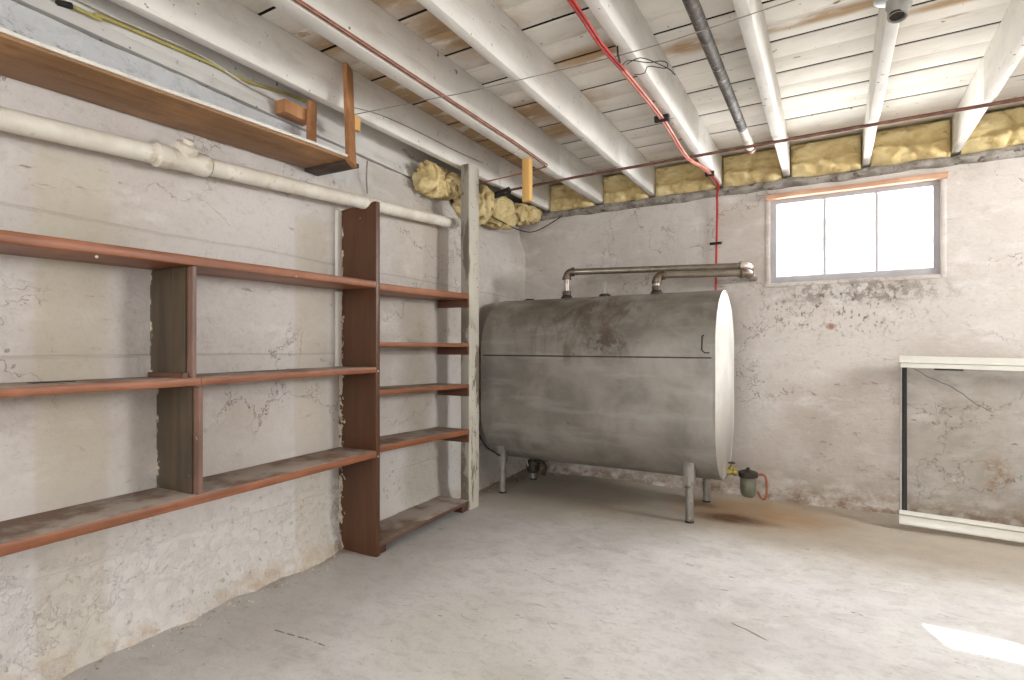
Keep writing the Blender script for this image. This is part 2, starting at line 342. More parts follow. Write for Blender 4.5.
# ------------------------------------------------------------------ mesh builder
class MB:
    def __init__(s): s.v = []; s.f = []; s.sm = []; s.flat = False
    def add(s, vs, fs):
        o = len(s.v); s.v += [V(p) for p in vs]; s.f += [tuple(i+o for i in q) for q in fs]; s.sm += [not s.flat]*len(fs); s.flat = False; return s
    def plank(s, lo, hi, fr=WORLD, bev=.003, seg=None, wob=0., seed=0, off=None):
        """a sawn board between two corners of a frame, arrises rounded, slightly wavy along its length"""
        O, A, B, C_ = fr; lo, hi = list(lo), list(hi)
        dims = [hi[i]-lo[i] for i in range(3)]; ax = dims.index(max(dims)); o1, o2 = [i for i in range(3) if i != ax]
        bev = min(bev, dims[o1]*.3, dims[o2]*.3)
        prof = []
        a0, a1, b0, b1 = lo[o1], hi[o1], lo[o2], hi[o2]
        k = .3*bev
        for (cx, cy, pts) in ((a1, b1, ((0, -bev), (-k, -k), (-bev, 0))), (a0, b1, ((bev, 0), (k, -k), (0, -bev))),
                              (a0, b0, ((0, bev), (k, k), (bev, 0))), (a1, b0, ((-bev, 0), (-k, k), (0, bev)))):
            for p in pts: prof.append((cx+p[0], cy+p[1]))
        n = seg or max(1, min(60, int(dims[ax]/.08))); vs = []; N = len(prof)
        for i in range(n+1):
            t = lo[ax]+dims[ax]*i/n
            for (p, q) in prof:
                c = [0, 0, 0]; c[ax] = t; c[o1] = p; c[o2] = q
                if wob:
                    w = noise.noise_vector(V((t*2.3+seed*7.1, seed*3.3, 0)))*wob
                    w2 = noise.noise_vector(V((t*9, p*30, q*30+seed)))*wob*.35
                    c[o1] += w[0]+w2[0]; c[o2] += w[1]+w2[1]
                if off: c = off(c)
                vs.append(O+A*c[0]+B*c[1]+C_*c[2])
        fs = [(i*N+j, i*N+(j+1) % N, (i+1)*N+(j+1) % N, (i+1)*N+j) for i in range(n) for j in range(N)]
        fs += [tuple(range(N))[::-1], tuple(n*N+j for j in range(N))]
        s.flat = True; return s.add(vs, fs)
    def tube(s, pts, r, seg=14, caps=True, hollow=0.):
        pts = [V(p) for p in pts]; n = len(pts); vs = []; prev = None
        rr = r if isinstance(r, (list, tuple)) else [r]*n
        for i, p in enumerate(pts):
            t = (pts[min(i+1, n-1)]-pts[max(i-1, 0)]).normalized()
            if prev is None:
                a = V((0, 0, 1)) if abs(t.z) < .9 else V((1, 0, 0)); u = t.cross(a).normalized()
            else: u = (prev-t*prev.dot(t)).normalized()
            prev = u; w = t.cross(u)
            for k in range(seg):
                an = 2*PI*k/seg; vs.append(p+(u*math.cos(an)+w*math.sin(an))*rr[i])
        fs = [(i*seg+k, i*seg+(k+1) % seg, (i+1)*seg+(k+1) % seg, (i+1)*seg+k) for i in range(n-1) for k in range(seg)]
        if caps: fs += [tuple(range(seg))[::-1], tuple((n-1)*seg+k for k in range(seg))]
        return s.add(vs, fs)
    def lathe(s, c, prof, axis=UP, seg=24):
        """prof: (radius, height) pairs along axis from c"""
        c = V(c); a = V(axis).normalized(); b = V((0, 0, 1)) if abs(a.z) < .9 else V((1, 0, 0)); u = a.cross(b).normalized(); w = a.cross(u)
        vs = [c+a*h+(u*math.cos(2*PI*k/seg)+w*math.sin(2*PI*k/seg))*max(r, 1e-4) for r, h in prof for k in range(seg)]
        n = len(prof)
        fs = [(i*seg+k, i*seg+(k+1) % seg, (i+1)*seg+(k+1) % seg, (i+1)*seg+k) for i in range(n-1) for k in range(seg)]
        fs += [tuple(range(seg))[::-1], tuple((n-1)*seg+k for k in range(seg))]
        return s.add(vs, fs)
    def build(s, name, mat, parent=None, origin=None, smooth=40, kind=None):
        org = parent_origin(parent) if parent is not None else (V(origin) if origin is not None else V((0, 0, 0)))
        me = bpy.data.meshes.new(name); me.from_pydata([tuple(p-org) for p in s.v], [], s.f); me.update()
        bm = bmesh.new(); bm.from_mesh(me); bmesh.ops.recalc_face_normals(bm, faces=bm.faces); bm.to_mesh(me); bm.free()
        me.materials.append(mat if not isinstance(mat, str) else M[mat])
        me.polygons.foreach_set('use_smooth', s.sm)
        try: me.set_sharp_from_angle(angle=math.radians(smooth))
        except Exception: pass
        o = bpy.data.objects.new(name, me); COL.objects.link(o)
        if parent is not None: o.parent = parent
        else: o.location = org
        if kind: o['kind'] = kind
        return o
ORG = {}
def parent_origin(p):
    q = p
    while q.parent is not None: q = q.parent
    return V(ORG.get(q.name, tuple(q.location)))
def tag(o, label, cat, group=None):
    o['label'] = label; o['category'] = cat
    if group: o['group'] = group
    return o
def thing(name, loc, label, cat, group=None):
    o = bpy.data.objects.new(name, None); COL.objects.link(o); o.location = loc; o.empty_display_size = .1
    ORG[o.name] = tuple(loc); return tag(o, label, cat, group)
def arc(c, a, b, r, n=8):
    """quarter bend starting at c+... : from direction -a to b, centre of bend c"""
    c, a, b = V(c), V(a).normalized(), V(b).normalized()
    return [c - a*r + a*r*math.sin(t) + b*r*(1-math.cos(t)) for t in [PI/2*i/n for i in range(n+1)]]
def spline(pts, k=6):
    pts = [V(p) for p in pts]; out = []
    for i in range(len(pts)-1):
        p0 = pts[max(i-1, 0)]; p1 = pts[i]; p2 = pts[i+1]; p3 = pts[min(i+2, len(pts)-1)]
        for j in range(k):
            t = j/k
            out.append(.5*((2*p1)+(p2-p0)*t+(2*p0-5*p1+4*p2-p3)*t*t+(3*p1-p0-3*p2+p3)*t**3))
    out.append(pts[-1]); return out
def fbm(p, o=4): return noise.fractal(V(p), .8, 2.1, o)

# ------------------------------------------------------------------ setting
XR, YF, ZC = 2.45, -2.4, 2.33
def wallx(y): return -2.22+.0565*(4.03-y)
# floor
mb = MB(); nx, ny = 80, 100; vs = []
for j in range(ny+1):
    for i in range(nx+1):
        x = -2.6+(XR+.2+2.6)*i/nx; y = YF-.2+(4.3-YF+.2)*j/ny
        e = .016*fbm((x*1.2, y*1.2, 0), 3)*.35
        edge = max(0, 1-abs(x-wallx(y))/.13); e += edge*.015*(.5+noise.noise(V((x*9, y*9, 1))))
        vs.append((x, y, e))
fs = [(j*(nx+1)+i, j*(nx+1)+i+1, (j+1)*(nx+1)+i+1, (j+1)*(nx+1)+i) for j in range(ny) for i in range(nx)]
mb.add(vs, fs); mb.plank((-2.7, YF-.3, -.22), (XR+.3, 4.4, -.06), bev=.001, seg=1)
mb.build('floor', 'floor', kind='structure')

# left wall: poured wall with a crumbling foot and a ledge at its head
prof = []
zz = [0, .02, .05, .09, .13, .18]+[.18+.035*i for i in range(1, 46)]
for z in zz: prof.append((0., z))
prof += [(-.006, 1.80), (-.02, 1.83), (-.035, 1.87), (-.05, 1.92), (-.06, 1.97), (-.07, 2.015), (-.20, 2.02)]
prof = [p for p in prof if p[1] < 1.79 or p[0] < 0]
S0, S1 = -.12, 6.6; ns = 180; vs = []; P = len(prof)
for i in range(ns+1):
    s_ = S0+(S1-S0)*i/ns
    for (d, z) in prof:
        q = LP(s_, 0, z)
        b = .006*fbm((q.y*2, z*2, 3), 4)
        foot = max(0, 1-z/.17); b += foot*foot*(.055+.04*noise.noise(V((q.y*5, z*8, 2))))+foot*.012*noise.noise(V((q.y*25, z*25, 5)))
        if z > 1.78: b += .012*noise.noise(V((q.y*14, z*16, 9)))
        if .0 < z < .6: b += .004*noise.noise(V((q.y*22, z*22, 2)))
        vs.append(LP(s_, d+b, z-(.02 if z == 0 else 0)))
fs = [(i*P+j, (i+1)*P+j, (i+1)*P+j+1, i*P+j+1) for i in range(ns) for j in range(P-1)]
mb = MB().add(vs, fs); mb.plank((S0, -.40, -.1), (S1, -.08, 2.01), LEFT, .001, 1)
mb.build('wall_left', 'wall_left', kind='structure')
# rim board above the ledge and sill plate
MB().plank((S0, -.13, 2.075), (S1, -.085, 2.36), LEFT, .002, wob=.002).build('trim_1', 'rim', kind='structure')
MB().plank((S0, -.19, 2.030), (S1, -.074, 2.072), LEFT, .004, wob=.003).build('trim_2', 'rim', kind='structure')

# back wall with the window opening
WX0, WX1, WZ0, WZ1 = -.365, .555, 1.425, 1.985
mb = MB(); xs = [-2.3+.045*i for i in range(int((WX0+2.3)/.045)+1)]; xs = [x for x in xs if x < WX0-.02]+[WX0]
m_ = 20; xs += [WX0+(WX1-WX0)*i/m_ for i in range(1, m_+1)]; xs += [WX1+(XR+.1-WX1)*i/42 for i in range(1, 43)]
zs = [-.03, .02, .06, .10, .15, .2]+[.2+(WZ0-.2)*i/30 for i in range(1, 31)]+[WZ0+(WZ1-WZ0)*i/12 for i in range(1, 13)]+[2.02, 2.055, 2.08]
vs = []
for x in xs:
    for z in zs:
        foot = max(0, 1-z/.2); b = .007*fbm((x*1.8, z*1.8, 8), 4)
        b += foot*foot*(.06+.05*noise.noise(V((x*4, z*7, 2))))+foot*.012*noise.noise(V((x*25, z*25, 5)))
        if abs(x-.1) < .5 and 1.25 < z <= WZ0: b += .008*noise.noise(V((x*20, z*20, 1)))
        inside = WX0 <= x <= WX1 and WZ0 <= z <= WZ1
        if inside: b = .008*noise.noise(V((x*11, z*11, 1)))
        vs.append((x, 4.03-b, z))
nz = len(zs); fs = []
for i in range(len(xs)-1):
    for j in range(nz-1):
        cx = (xs[i]+xs[i+1])/2; cz = (zs[j]+zs[j+1])/2
        if WX0 < cx < WX1 and WZ0 < cz < WZ1: continue
        fs.append((i*nz+j, (i+1)*nz+j, (i+1)*nz+j+1, i*nz+j+1))
mb.add(vs, fs)
YB, YO = 4.045, 4.22
mb.plank((-2.6, YB, -.1), (WX0, YO, 2.08), bev=.004, seg=1); mb.plank((WX1, YB, -.1), (XR+.3, YO, 2.08), bev=.004, seg=1)
mb.plank((WX0, YB, -.1), (WX1, YO, WZ0), bev=.004, seg=1); mb.plank((WX0, YB, WZ1), (WX1, YO, 2.08), bev=.004, seg=1)
# plaster returns into the opening
mb.plank((WX0-.02, 4.026, WZ0-.03), (WX1+.02, 4.12, WZ0-.003), wob=.006, bev=.008); mb.plank((WX0-.02, 4.024, WZ0-.02), (WX0+.008, 4.12, WZ1), wob=.003, bev=.006)
mb.plank((WX1-.008, 4.024, WZ0-.02), (WX1+.02, 4.12, WZ1), wob=.003, bev=.006)
mb.build('wall_back', 'wall_back', kind='structure')
# end wall closing the joist bays behind the insulation
MB().plank((-2.6, 4.16, 2.0), (XR+.3, 4.22, 2.40), bev=.002, seg=1).build('trim_3', 'rim', kind='structure')
# rough mortar bed on top of the back wall
mb = MB(); vs = []; n = 260; m = 8
for i in range(n+1):
    x = -2.25+(XR+2.25)*i/n
    for j in range(m+1):
        t = j/m; a = t*PI
        y = 4.03-.035*math.sin(a)-.018*noise.noise(V((x*10, t*4, 3)))-.006*noise.noise(V((x*38, t*9, 3)))
        z = 2.040+.072*t+.014*noise.noise(V((x*6, t*2, 7)))
        if j in (0, m): y = 4.05
        vs.append((x, y, z))
    vs.append((x, 4.17, 2.112)); vs.append((x, 4.17, 2.052))
k = m+3
fs = [(i*k+j, (i+1)*k+j, (i+1)*k+(j+1) % k, i*k+(j+1) % k) for i in range(n) for j in range(k)]
mb.add(vs, fs).build('trim_4', 'mortar', kind='structure')
# raw wood head over the window
MB().plank((WX0-.012, 3.990, 1.976), (WX1+.022, 4.10, 2.008), bev=.004, wob=.003).build('trim_5', 'orangewood', kind='structure')

# ceiling boards (laid across the joists) with joints between them, subfloor above
mb = MB(); y = 2.026-.3135*15; k = 0
while y < 4.15:
    for half in range(2):
        w = .3135/2
        mb.plank((-2.5, y+half*w+(.0085 if half == 0 else .0003), ZC), (XR+.1, y+(half+1)*w-(.0085 if half == 1 else .0003), ZC+.022), bev=.0008, seg=40, wob=.0004, seed=k//2); k += 1
    y += .3135
mb.build('ceiling', 'boards', kind='structure')
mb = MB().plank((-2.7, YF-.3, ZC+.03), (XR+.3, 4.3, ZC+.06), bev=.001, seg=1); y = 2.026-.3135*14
while y < 4.15: mb.plank((-2.5, y-.0083, ZC+.0030), (XR+.1, y+.0083, ZC+.0215), bev=.0005, seg=1); y += .3135  # near-black strips: shade of the open joints put in as colour
mb.build('backing_and_gap_shade', 'gap', kind='structure')

# right and front walls (behind the camera) with window openings added to let light in
def holed(name, fixed, a0, a1, holes, axis):
    mb = MB(); cuts = sorted(set([a0, a1]+[h[0] for h in holes]+[h[1] for h in holes]))
    for i in range(len(cuts)-1):
        c0, c1 = cuts[i], cuts[i+1]; hs = [h for h in holes if h[0] <= c0 and h[1] >= c1]
        spans = [(-.1, 2.36)] if not hs else [(-.1, hs[0][2]), (hs[0][3], 2.36)]
        for z0, z1 in spans:
            if axis == 'x': mb.plank((fixed, c0, z0), (fixed+.2, c1, z1), bev=.0005, seg=1)
            else: mb.plank((c0, fixed-.2, z0), (c1, fixed, z1), bev=.0005, seg=1)
    mb.build(name, 'wall_back', kind='structure')
RW = (2.55, 3.45, 1.30, 2.0)
FW = (-1.3, 1.5, .75, 2.05)
holed('wall_right', XR, YF-.2, 4.25, [RW], 'x')
holed('wall_front', YF, -2.3, XR+.2, [FW], 'y')
def window(name, x0, x1, z0, z1, y, n, mk, fw=.04, parts='window_frame'):
    """frame ring, muntins and one pane per light; mk maps (u, v, z) to the place"""
    fr = MB()
    def P(lo, hi): fr.plank(lo, hi, mk, .004, 8)
    P((x0-fw, y, z0-fw), (x1+fw, y+.045, z0)); P((x0-fw, y, z1), (x1+fw, y+.045, z1+fw))
    P((x0-fw, y, z0), (x0, y+.045, z1)); P((x1, y, z0), (x1+fw, y+.045, z1))
    O = mk[0]+mk[1]*((x0+x1)/2)+mk[2]*y+UP*z0
    r = bpy.data.objects.new(name, None); COL.objects.link(r); r.location = O; ORG[r.name] = tuple(O); r['kind'] = 'structure'
    fr.build('window_frame', 'winframe', r)
    w = (x1-x0)/n
    for i in range(1, n): MB().plank((x0+w*i-.008, y+.008, z0), (x0+w*i+.008, y+.036, z1), mk, .003, 4).build('muntin', 'winframe', r)
    for i in range(n):
        MB().plank((x0+w*i+(.008 if i else 0), y+.020, z0), (x0+w*(i+1)-(.008 if i < n-1 else 0), y+.024, z1), mk, .0005, 1).build('pane', 'glass', r)
    return r
window('window_1', -.318, .515, 1.467, 1.949, 4.048, 3, WORLD, .046)
window('added_window_2', RW[0]+.04, RW[1]-.04, RW[2]+.04, RW[3]-.04, XR+.06, 3, (V((0, 0, 0)), V((0, 1, 0)), V((1, 0, 0)), UP), .04)  # added window, out of view, for the light from the right
window('added_window_3', FW[0]+.04, FW[1]-.04, FW[2]+.04, FW[3]-.04, -YF+.06, 4, (V((0, 0, 0)), V((1, 0, 0)), V((0, -1, 0)), UP), .04)  # added window behind the camera, for the fill lamp
# unseen board added outside over the back window to trim the sun
tag(MB().plank((-2.2, 4.70, 2.225), (2.6, 4.74, 2.95), bev=.004).build('sun_trim_board', 'outside'), 'added pale board outside above the small window, trimming the sun', 'board')

# ------------------------------------------------------------------ joists
JG = 'painted ceiling joists'
def make_joist(x0, w, label):
    r = thing('ceiling_joist', (x0, 4.0, 2.12), label, 'joist', JG)
    MB().plank((x0, YF, 2.12), (x0+w, 3.245, ZC-.001), bev=.005, seg=70, wob=.0022, seed=x0).build('joist_beam', 'joist', r)
    MB().plank((x0+.003, 3.256, 2.125), (x0+w-.003, 4.15, ZC-.001), bev=.004, seg=14, wob=.0015, seed=x0+3).build('joist_end', 'joist_end', r)
    return r
make_joist(-2.04, .048, 'white painted ceiling joist nearest the left wall, carrying the hanger of the high brown shelf')
make_joist(-1.605, .072, 'broad white ceiling joist with a pair of thin copper pipes along its lower edge')
make_joist(-1.175, .046, 'bare white ceiling joist between the copper pipes and the red tubing')
make_joist(-.703, .046, 'white ceiling joist with red tubing clipped along its underside')
make_joist(-.281, .046, 'white ceiling joist just right of the thick dark pipe')
def dup(r, x, label):
    c = r.copy(); COL.objects.link(c); c.location.x = x; c['label'] = label
    for ch in r.children:
        q = ch.copy(); COL.objects.link(q); q.parent = c
    return c
j = make_joist(.160, .044, 'white ceiling joist above the window with a grey lamp holder fixed to it')
dup(j, .598, 'rightmost white ceiling joist in view, right of the window')
dup(j, 1.04, 'white ceiling joist towards the right wall, past the edge of the photo')
dup(j, 1.48, 'white ceiling joist towards the right wall, past the edge of the photo')
dup(j, 1.92, 'white ceiling joist towards the right wall, past the edge of the photo')

# insulation batts stuffed between the joist ends
def batt(x0, x1, label, seed):
    nx_, nz_ = 34, 22; vs = []; zb, zt = 2.095, 2.318
    for i in range(nx_+1):
        for k_ in range(nz_+1):
            u, v = i/nx_, k_/nz_; x = x0+(x1-x0)*u; z = zb+(zt-zb)*v
            e = min(u, 1-u)*(x1-x0); e2 = min(v, 1-v)*(zt-zb)
            b = .055*(1-math.exp(-e/.02))*(1-math.exp(-e2/.02))
            b += .040*fbm((x*8+seed, z*15, seed), 5)
            cr = abs(v-.47-.13*noise.noise(V((x*5, seed*3.1, 0)))); b -= .060*math.exp(-(cr/.045)**2)*(.5+.8*abs(noise.noise(V((x*7, seed, 4)))))
            cr2 = abs(u-.5-.3*noise.noise(V((v*2, seed*1.7, 5)))); b -= .022*math.exp(-(cr2/.03)**2)
            if i in (0, nx_) or k_ in (0, nz_): b = 0
            vs.append((x+.006*noise.noise(V((x*20, z*20, 1))) if 0 < i < nx_ else x, 4.035-b, z))
    q = nz_+1; fs = [(i*q+k_, (i+1)*q+k_, (i+1)*q+k_+1, i*q+k_+1) for i in range(nx_) for k_ in range(nz_)]
    # back and sides
    o = len(vs); bd = [(i, 0) for i in range(nx_+1)]+[(nx_, k_) for k_ in range(1, nz_+1)]+[(i, nz_) for i in range(nx_-1, -1, -1)]+[(0, k_) for k_ in range(nz_-1, 0, -1)]
    vs += [(vs[i*q+k_][0], 4.14, vs[i*q+k_][2]) for i, k_ in bd]; L = len(bd)
    fs += [(bd[a][0]*q+bd[a][1], bd[(a+1) % L][0]*q+bd[(a+1) % L][1], o+(a+1) % L, o+a) for a in range(L)]; fs.append(tuple(o+a for a in range(L)))
    ob = MB().add(vs, fs).build('insulation_batt', 'insul', origin=((x0+x1)/2, 4.1, 2.09), smooth=180)
    return tag(ob, label, 'insulation', 'yellow insulation batts between the joist ends')
for k_, (a, b, lb) in enumerate([
    (-1.988, -1.608, 'yellow insulation batt in the joist bay beside the pine stub, in the far left corner'),
    (-1.530, -1.178, 'yellow insulation batt in the bay just right of the joist with the copper pipes'),
    (-1.126, -.706, 'yellow insulation batt in the bay just left of the red tubing'),
    (-.654, -.284, 'yellow insulation batt behind the open end of the thick dark pipe'),
    (-.232, .157, 'yellow insulation batt above the left half of the window'),
    (.207, .595, 'yellow insulation batt above the right half of the window'),
    (.645, 1.037, 'yellow insulation batt above the wall right of the window, in the top right corner')]):
    batt(a, b, lb, k_*3.7+1)
for a, b in ((1.087, 1.477), (1.527, 1.917)): batt(a, b, 'yellow insulation batt past the right edge of the photo', a*9)
def clump(pts, label, seed):
    """torn tuft of fibreglass: merged lumpy body along a few centres"""
    bm = bmesh.new(); bmesh.ops.create_icosphere(bm, subdivisions=5, radius=1)
    c0 = V((0, 0, 0))
    for p in pts: c0 += V(p[:3])
    c0 /= len(pts)
    for v in bm.verts:
        d = v.co.normalized(); K = 42.; acc = math.exp(K*.03)
        for (x, y, z, r) in pts:       # smoothly merged balls seen from the middle
            cc = V((x, y, z))-c0; b_ = d.dot(cc); q = cc.length_squared-b_*b_
            acc += math.exp(K*(b_+r*math.exp(-q/(r*r)*.9)*1.05))
        best = math.log(acc)/K
        p = d*best; w = p+V((seed, seed*2, 0))
        wq = w+noise.noise_vector(w*9)*.05
        n1 = noise.fractal(w*20, .6, 2.1, 5); r1 = abs(noise.noise(V((wq.x*11, wq.y*13, wq.z*7)))); r2 = abs(noise.noise(V((wq.x*24, wq.y*30, wq.z*14))+V((5, 5, 5))))
        v.co = d*(best*(1+.30*noise.noise(w*6.5))+.012*n1-.042*math.exp(-(r1/.09)**2)-.018*math.exp(-(r2/.10)**2))
        v.co += noise.noise_vector(w*30)*.005
    me = bpy.data.meshes.new('insulation_tuft'); bm.to_mesh(me); bm.free(); me.materials.append(M['insul'])
    me.polygons.foreach_set('use_smooth', [True]*len(me.polygons))
    o = bpy.data.objects.new('insulation_tuft', me); COL.objects.link(o); o.location = c0
    return tag(o, label, 'insulation', 'loose yellow insulation tufts above the left wall')
def lp4(s, d, z, r): p = LP(s, d, z); return (p.x, p.y, p.z, r)
clump([lp4(1.43, .02, 2.04, .085), lp4(1.28, .0, 2.04, .095), lp4(1.14, .03, 2.03, .08), lp4(1.33, .03, 1.985, .06)], 'torn yellow insulation tuft bulging over the left wall, left of the white post', 1)
clump([lp4(1.02, .06, 1.975, .075), lp4(.86, .05, 1.975, .09), lp4(.68, .05, 1.99, .10), lp4(.50, .05, 2.0, .095)], 'yellow insulation tuft bulging over the left wall, right of the white post', 4)
clump([lp4(.30, .06, 2.04, .075), lp4(.16, .08, 2.06, .07), lp4(.05, .12, 2.08, .06)], 'dark-folded yellow insulation tuft stuffed in the far corner beneath the pine stub', 8)

# ------------------------------------------------------------------ post
r = thing('support_post', LP(1.22, .21, 0), 'narrow white painted wooden post full of nail holes, right end of the brown shelves', 'post')
MB().plank((1.165, .178, 0), (1.281, .236, 2.118), LEFT, .004, 50, .002).build('post_body', 'post', r)
MB().plank((1.2815, .180, 0), (1.290, .234, 2.116), LEFT, .003, 50, .002, 3).build('side_board', 'weathered', r)
mb = MB()
for k_ in range(26):
    z = .25+k_*.07+random.uniform(-.015, .015)
    c = LP(1.2+random.uniform(-.02, .05), .2355, z); mb.lathe(c, [(.0035, 0), (.0035, .0012)], NN, 8)
mb.build('nail_head', 'darkiron', r, kind='stuff')

# ------------------------------------------------------------------ built-in shelving
r = thing('built_in_shelving', LP(2.117, .12, 0), 'reddish brown built-in wooden shelving along the left wall', 'shelving')
# tall upright with the pipe notch cut in its top
def upr():
    mb = MB(); t0, t1 = 2.105, 2.128
    out = [(.004, .0), (.004, 1.661), (.05, 1.668), (.095, 1.672), (.125, 1.666), (.15, 1.656), (.172, 1.655), (.19, 1.664), (.205, 1.679), (.22, 1.684), (.235, 1.684), (.235, .0)]
    n = len(out); vs = [LP(t0, d, z) for d, z in out]+[LP(t1, d, z) for d, z in out]
    mb.add(vs, [tuple(range(n)), tuple(range(n, 2*n))[::-1]]+[(i, (i+1) % n, n+(i+1) % n, n+i) for i in range(n)])
    mb.plank((2.103, .2345, .0), (2.130, .2405, 1.683), LEFT, .002, 30, .001)
    return mb
upr().build('upright', 'upright', r)
def shelf(s0, s1, zl, zr, t, mat, d1=.24, d0=.004, seed=0, name='shelf'):
    """zl at the s1 (camera) end, zr at the s0 end: top heights"""
    def off(c):
        k_ = (c[0]-s0)/(s1-s0); return [c[0], c[1], c[2]+zr+(zl-zr)*k_]
    return MB().plank((s0, d0, -t), (s1, d1, 0), LEFT, .004, 44, .0016, seed, off).build(name, mat, r)
shelf(2.129, 4.45, 1.262, 1.306, .031, 'shelf', seed=1)
shelf(2.129, 2.99, .888, .899, .026, 'shelf', seed=2); shelf(2.992, 4.45, .882, .888, .026, 'shelf', seed=5)
shelf(2.129, 4.45, .493, .503, .032, 'shelf', seed=3)
for (z1, z0, t, sd) in ((1.298, 1.322, .033, 11), (1.018, 1.022, .022, 12), (.788, .772, .024, 13), (.520, .498, .030, 14)):
    shelf(1.292, 2.104, z1, z0, t, 'shelf', seed=sd)
    z = z0-t-.001
    MB().plank((1.262, .02, z-.042), (1.2805, .176, z), LEFT, .003).build('cleat', 'cleat', r)
    MB().plank((1.2925, .02, z-.048), (1.31, .2395, z), LEFT, .003).build('cleat', 'cleat', r)
shelf(1.294, 2.104, .062, .066, .022, 'lowshelf', seed=15, name='bottom_shelf')
for s_ in (1.30, 2.04): MB().plank((s_, .02, .0), (s_+.045, .225, .043), LEFT, .003).build('foot_block', 'cleat', r)
# white batten behind the upright
MB().plank((2.129, .004, .9), (2.158, .024, 1.265), LEFT, .002).build('wall_batten', 'trimwhite', r)
MB().plank((2.129, .004, 1.31), (2.158, .024, 1.66), LEFT, .002).build('wall_batten', 'trimwhite', r)
# dividers
for (z0, z1, s_) in ((.889, 1.255, 3.012), (.499, .856, 2.990)):
    dv = MB(); dv.plank((s_-.010, .004, z0), (s_+.010, .13, z1), LEFT, .002); dv.plank((s_-.013, .132, z0), (s_+.013, .205, z1), LEFT, .002)
    d_ = dv.build('divider', 'divider', r)
    MB().plank((s_-.008, .206, z0), (s_+.008, .236, z1), LEFT, .003).build('divider_edge', 'divider_face', d_)
MB().plank((3.026, .03, .883), (3.044, .225, .905), LEFT, .003).build('cleat', 'cleat', r)
# nail heads and pale paint dabs on front edges
for s_, z in ((2.117, 1.285), (2.117, .88), (2.117, .475), (2.6, 1.27), (3.3, 1.243)): MB().lathe(LP(s_, .2395, z), [(.0045, 0), (.0045, .002), (.003, .003)], NN, 8).build('paint_dab', 'chips', r)

# loose flakes of wall paint hanging along the upright
mb = MB()
for k_ in range(120):
    z = random.choice((random.uniform(.08, .5), random.uniform(.1, .85), random.uniform(1.1, 1.3), random.uniform(.9, 1.05)))
    c = LP(2.1305+random.uniform(0, .004), random.uniform(.004, .030)+(.02 if random.random() < .15 else 0), z); q = []
    rr = random.uniform(.003, .011); m = random.randint(5, 7); a0 = random.random()*6
    nrm = (TT+V((random.uniform(-.5, .5), random.uniform(-.3, .3), random.uniform(-.5, .5)))).normalized(); u = nrm.cross(UP).normalized(); w = nrm.cross(u)
    for a in range(m): q.append(c+(u*math.cos(a0+6.28*a/m)*.7+w*math.sin(a0+6.28*a/m)*1.3)*rr*random.uniform(.6, 1.2))
    mb.add(q+[p+nrm*.001 for p in q], [tuple(range(m))[::-1], tuple(range(m, 2*m))]+[(a, (a+1) % m, m+(a+1) % m, m+a) for a in range(m)])
tag(mb.build('paint_flakes', 'chips', kind='stuff'), 'loose flakes of old paint stuck between the tall brown upright and the wall', 'paint flakes')
# grit along the wall foot
mb = MB()
for k_ in range(700):
    if random.random() < .75:
        s_ = random.uniform(.3, 4.2); d = .06+abs(random.gauss(0, .045)); c = LP(s_, d, .006); rr = random.uniform(.0015, .007)
        if 1.1 < s_ < 2.2: continue
    else:
        c = V((random.uniform(-2., 1.8), 3.97-abs(random.gauss(0, .06)), .006)); rr = random.uniform(.002, .008)
    m = 5; a0 = random.random()*6; q = [c+V((math.cos(a0+6.28*a/m), math.sin(a0+6.28*a/m), 0))*rr*random.uniform(.6, 1.2) for a in range(m)]
    t = c+V((random.uniform(-.3, .3)*rr, random.uniform(-.3, .3)*rr, rr*.8))
    mb.add(q+[t], [tuple(range(m))[::-1]]+[(a, (a+1) % m, m) for a in range(m)])
tag(mb.build('paint_chips', 'chips', kind='stuff', smooth=10), 'scattered chips of fallen paint and grit along the foot of the walls', 'paint chips')
# scraps of dark paper on the middle shelf etc.
mb = MB(); mb.plank((3.30, .09, .8875), (3.40, .13, .8895), LEFT, .0005, 3, .001)
tag(mb.build('paper_scrap', 'black', origin=LP(3.35, .11, .885)), 'small dark scrap lying on the middle brown shelf at left', 'scrap')

# ------------------------------------------------------------------ hung shelf under the joists
r = thing('hanging_shelf', LP(2.9, .13, 1.80), 'high brown plank shelf with a white front edge, hung above the white drain pipe', 'shelf')
def off(c): return [c[0], c[1], c[2]+1.810-(c[0]-2.337)*.0521]
MB().plank((2.345, .004, 0), (5.0, .262, .020), LEFT, .003, 60, .0015, 21, off).build('shelf_board', 'rawshelf', r)
MB().plank((2.345, .2625, .010), (5.0, .270, .021), LEFT, .001, 160, .0035, 22, off).build('front_edge', 'trimwhite', r)
MB().plank((2.262, .004, 1.796), (2.343, .256, 1.815), LEFT, .003, 10, .001).build('end_cleat', 'dark_end', r)
HG = V((-1.962, 1.838, 2.305))-V((-1.826, 1.728, 1.812)); HL = HG.length; HZ = HG.normalized(); HX = V((.96, .28, 0)); HX = (HX-HZ*HX.dot(HZ)).normalized(); HY = HZ.cross(HX)
MB().plank((-.011, -.030, -.018), (.011, .030, HL), (V((-1.826, 1.728, 1.812)), HX, HY, HZ), .003, 20, .0015, 4).build('hanger', 'rawedge', r)
MB().plank((2.289, .006, 1.832), (2.334, .026, 2.125), LEFT, .003, 20, .004, 9).build('rear_hanger', 'rawedge', r)
MB().plank((2.30, -.062, 2.03), (2.45, .004, 2.088), LEFT, .004).build('wood_block', 'rawedge', r)
MB().plank((-1.991, 1.880, 2.035), (-1.968, 1.925, 2.10), bev=.008, wob=.004, seg=8).build('splinter_block', 'newwood', r)

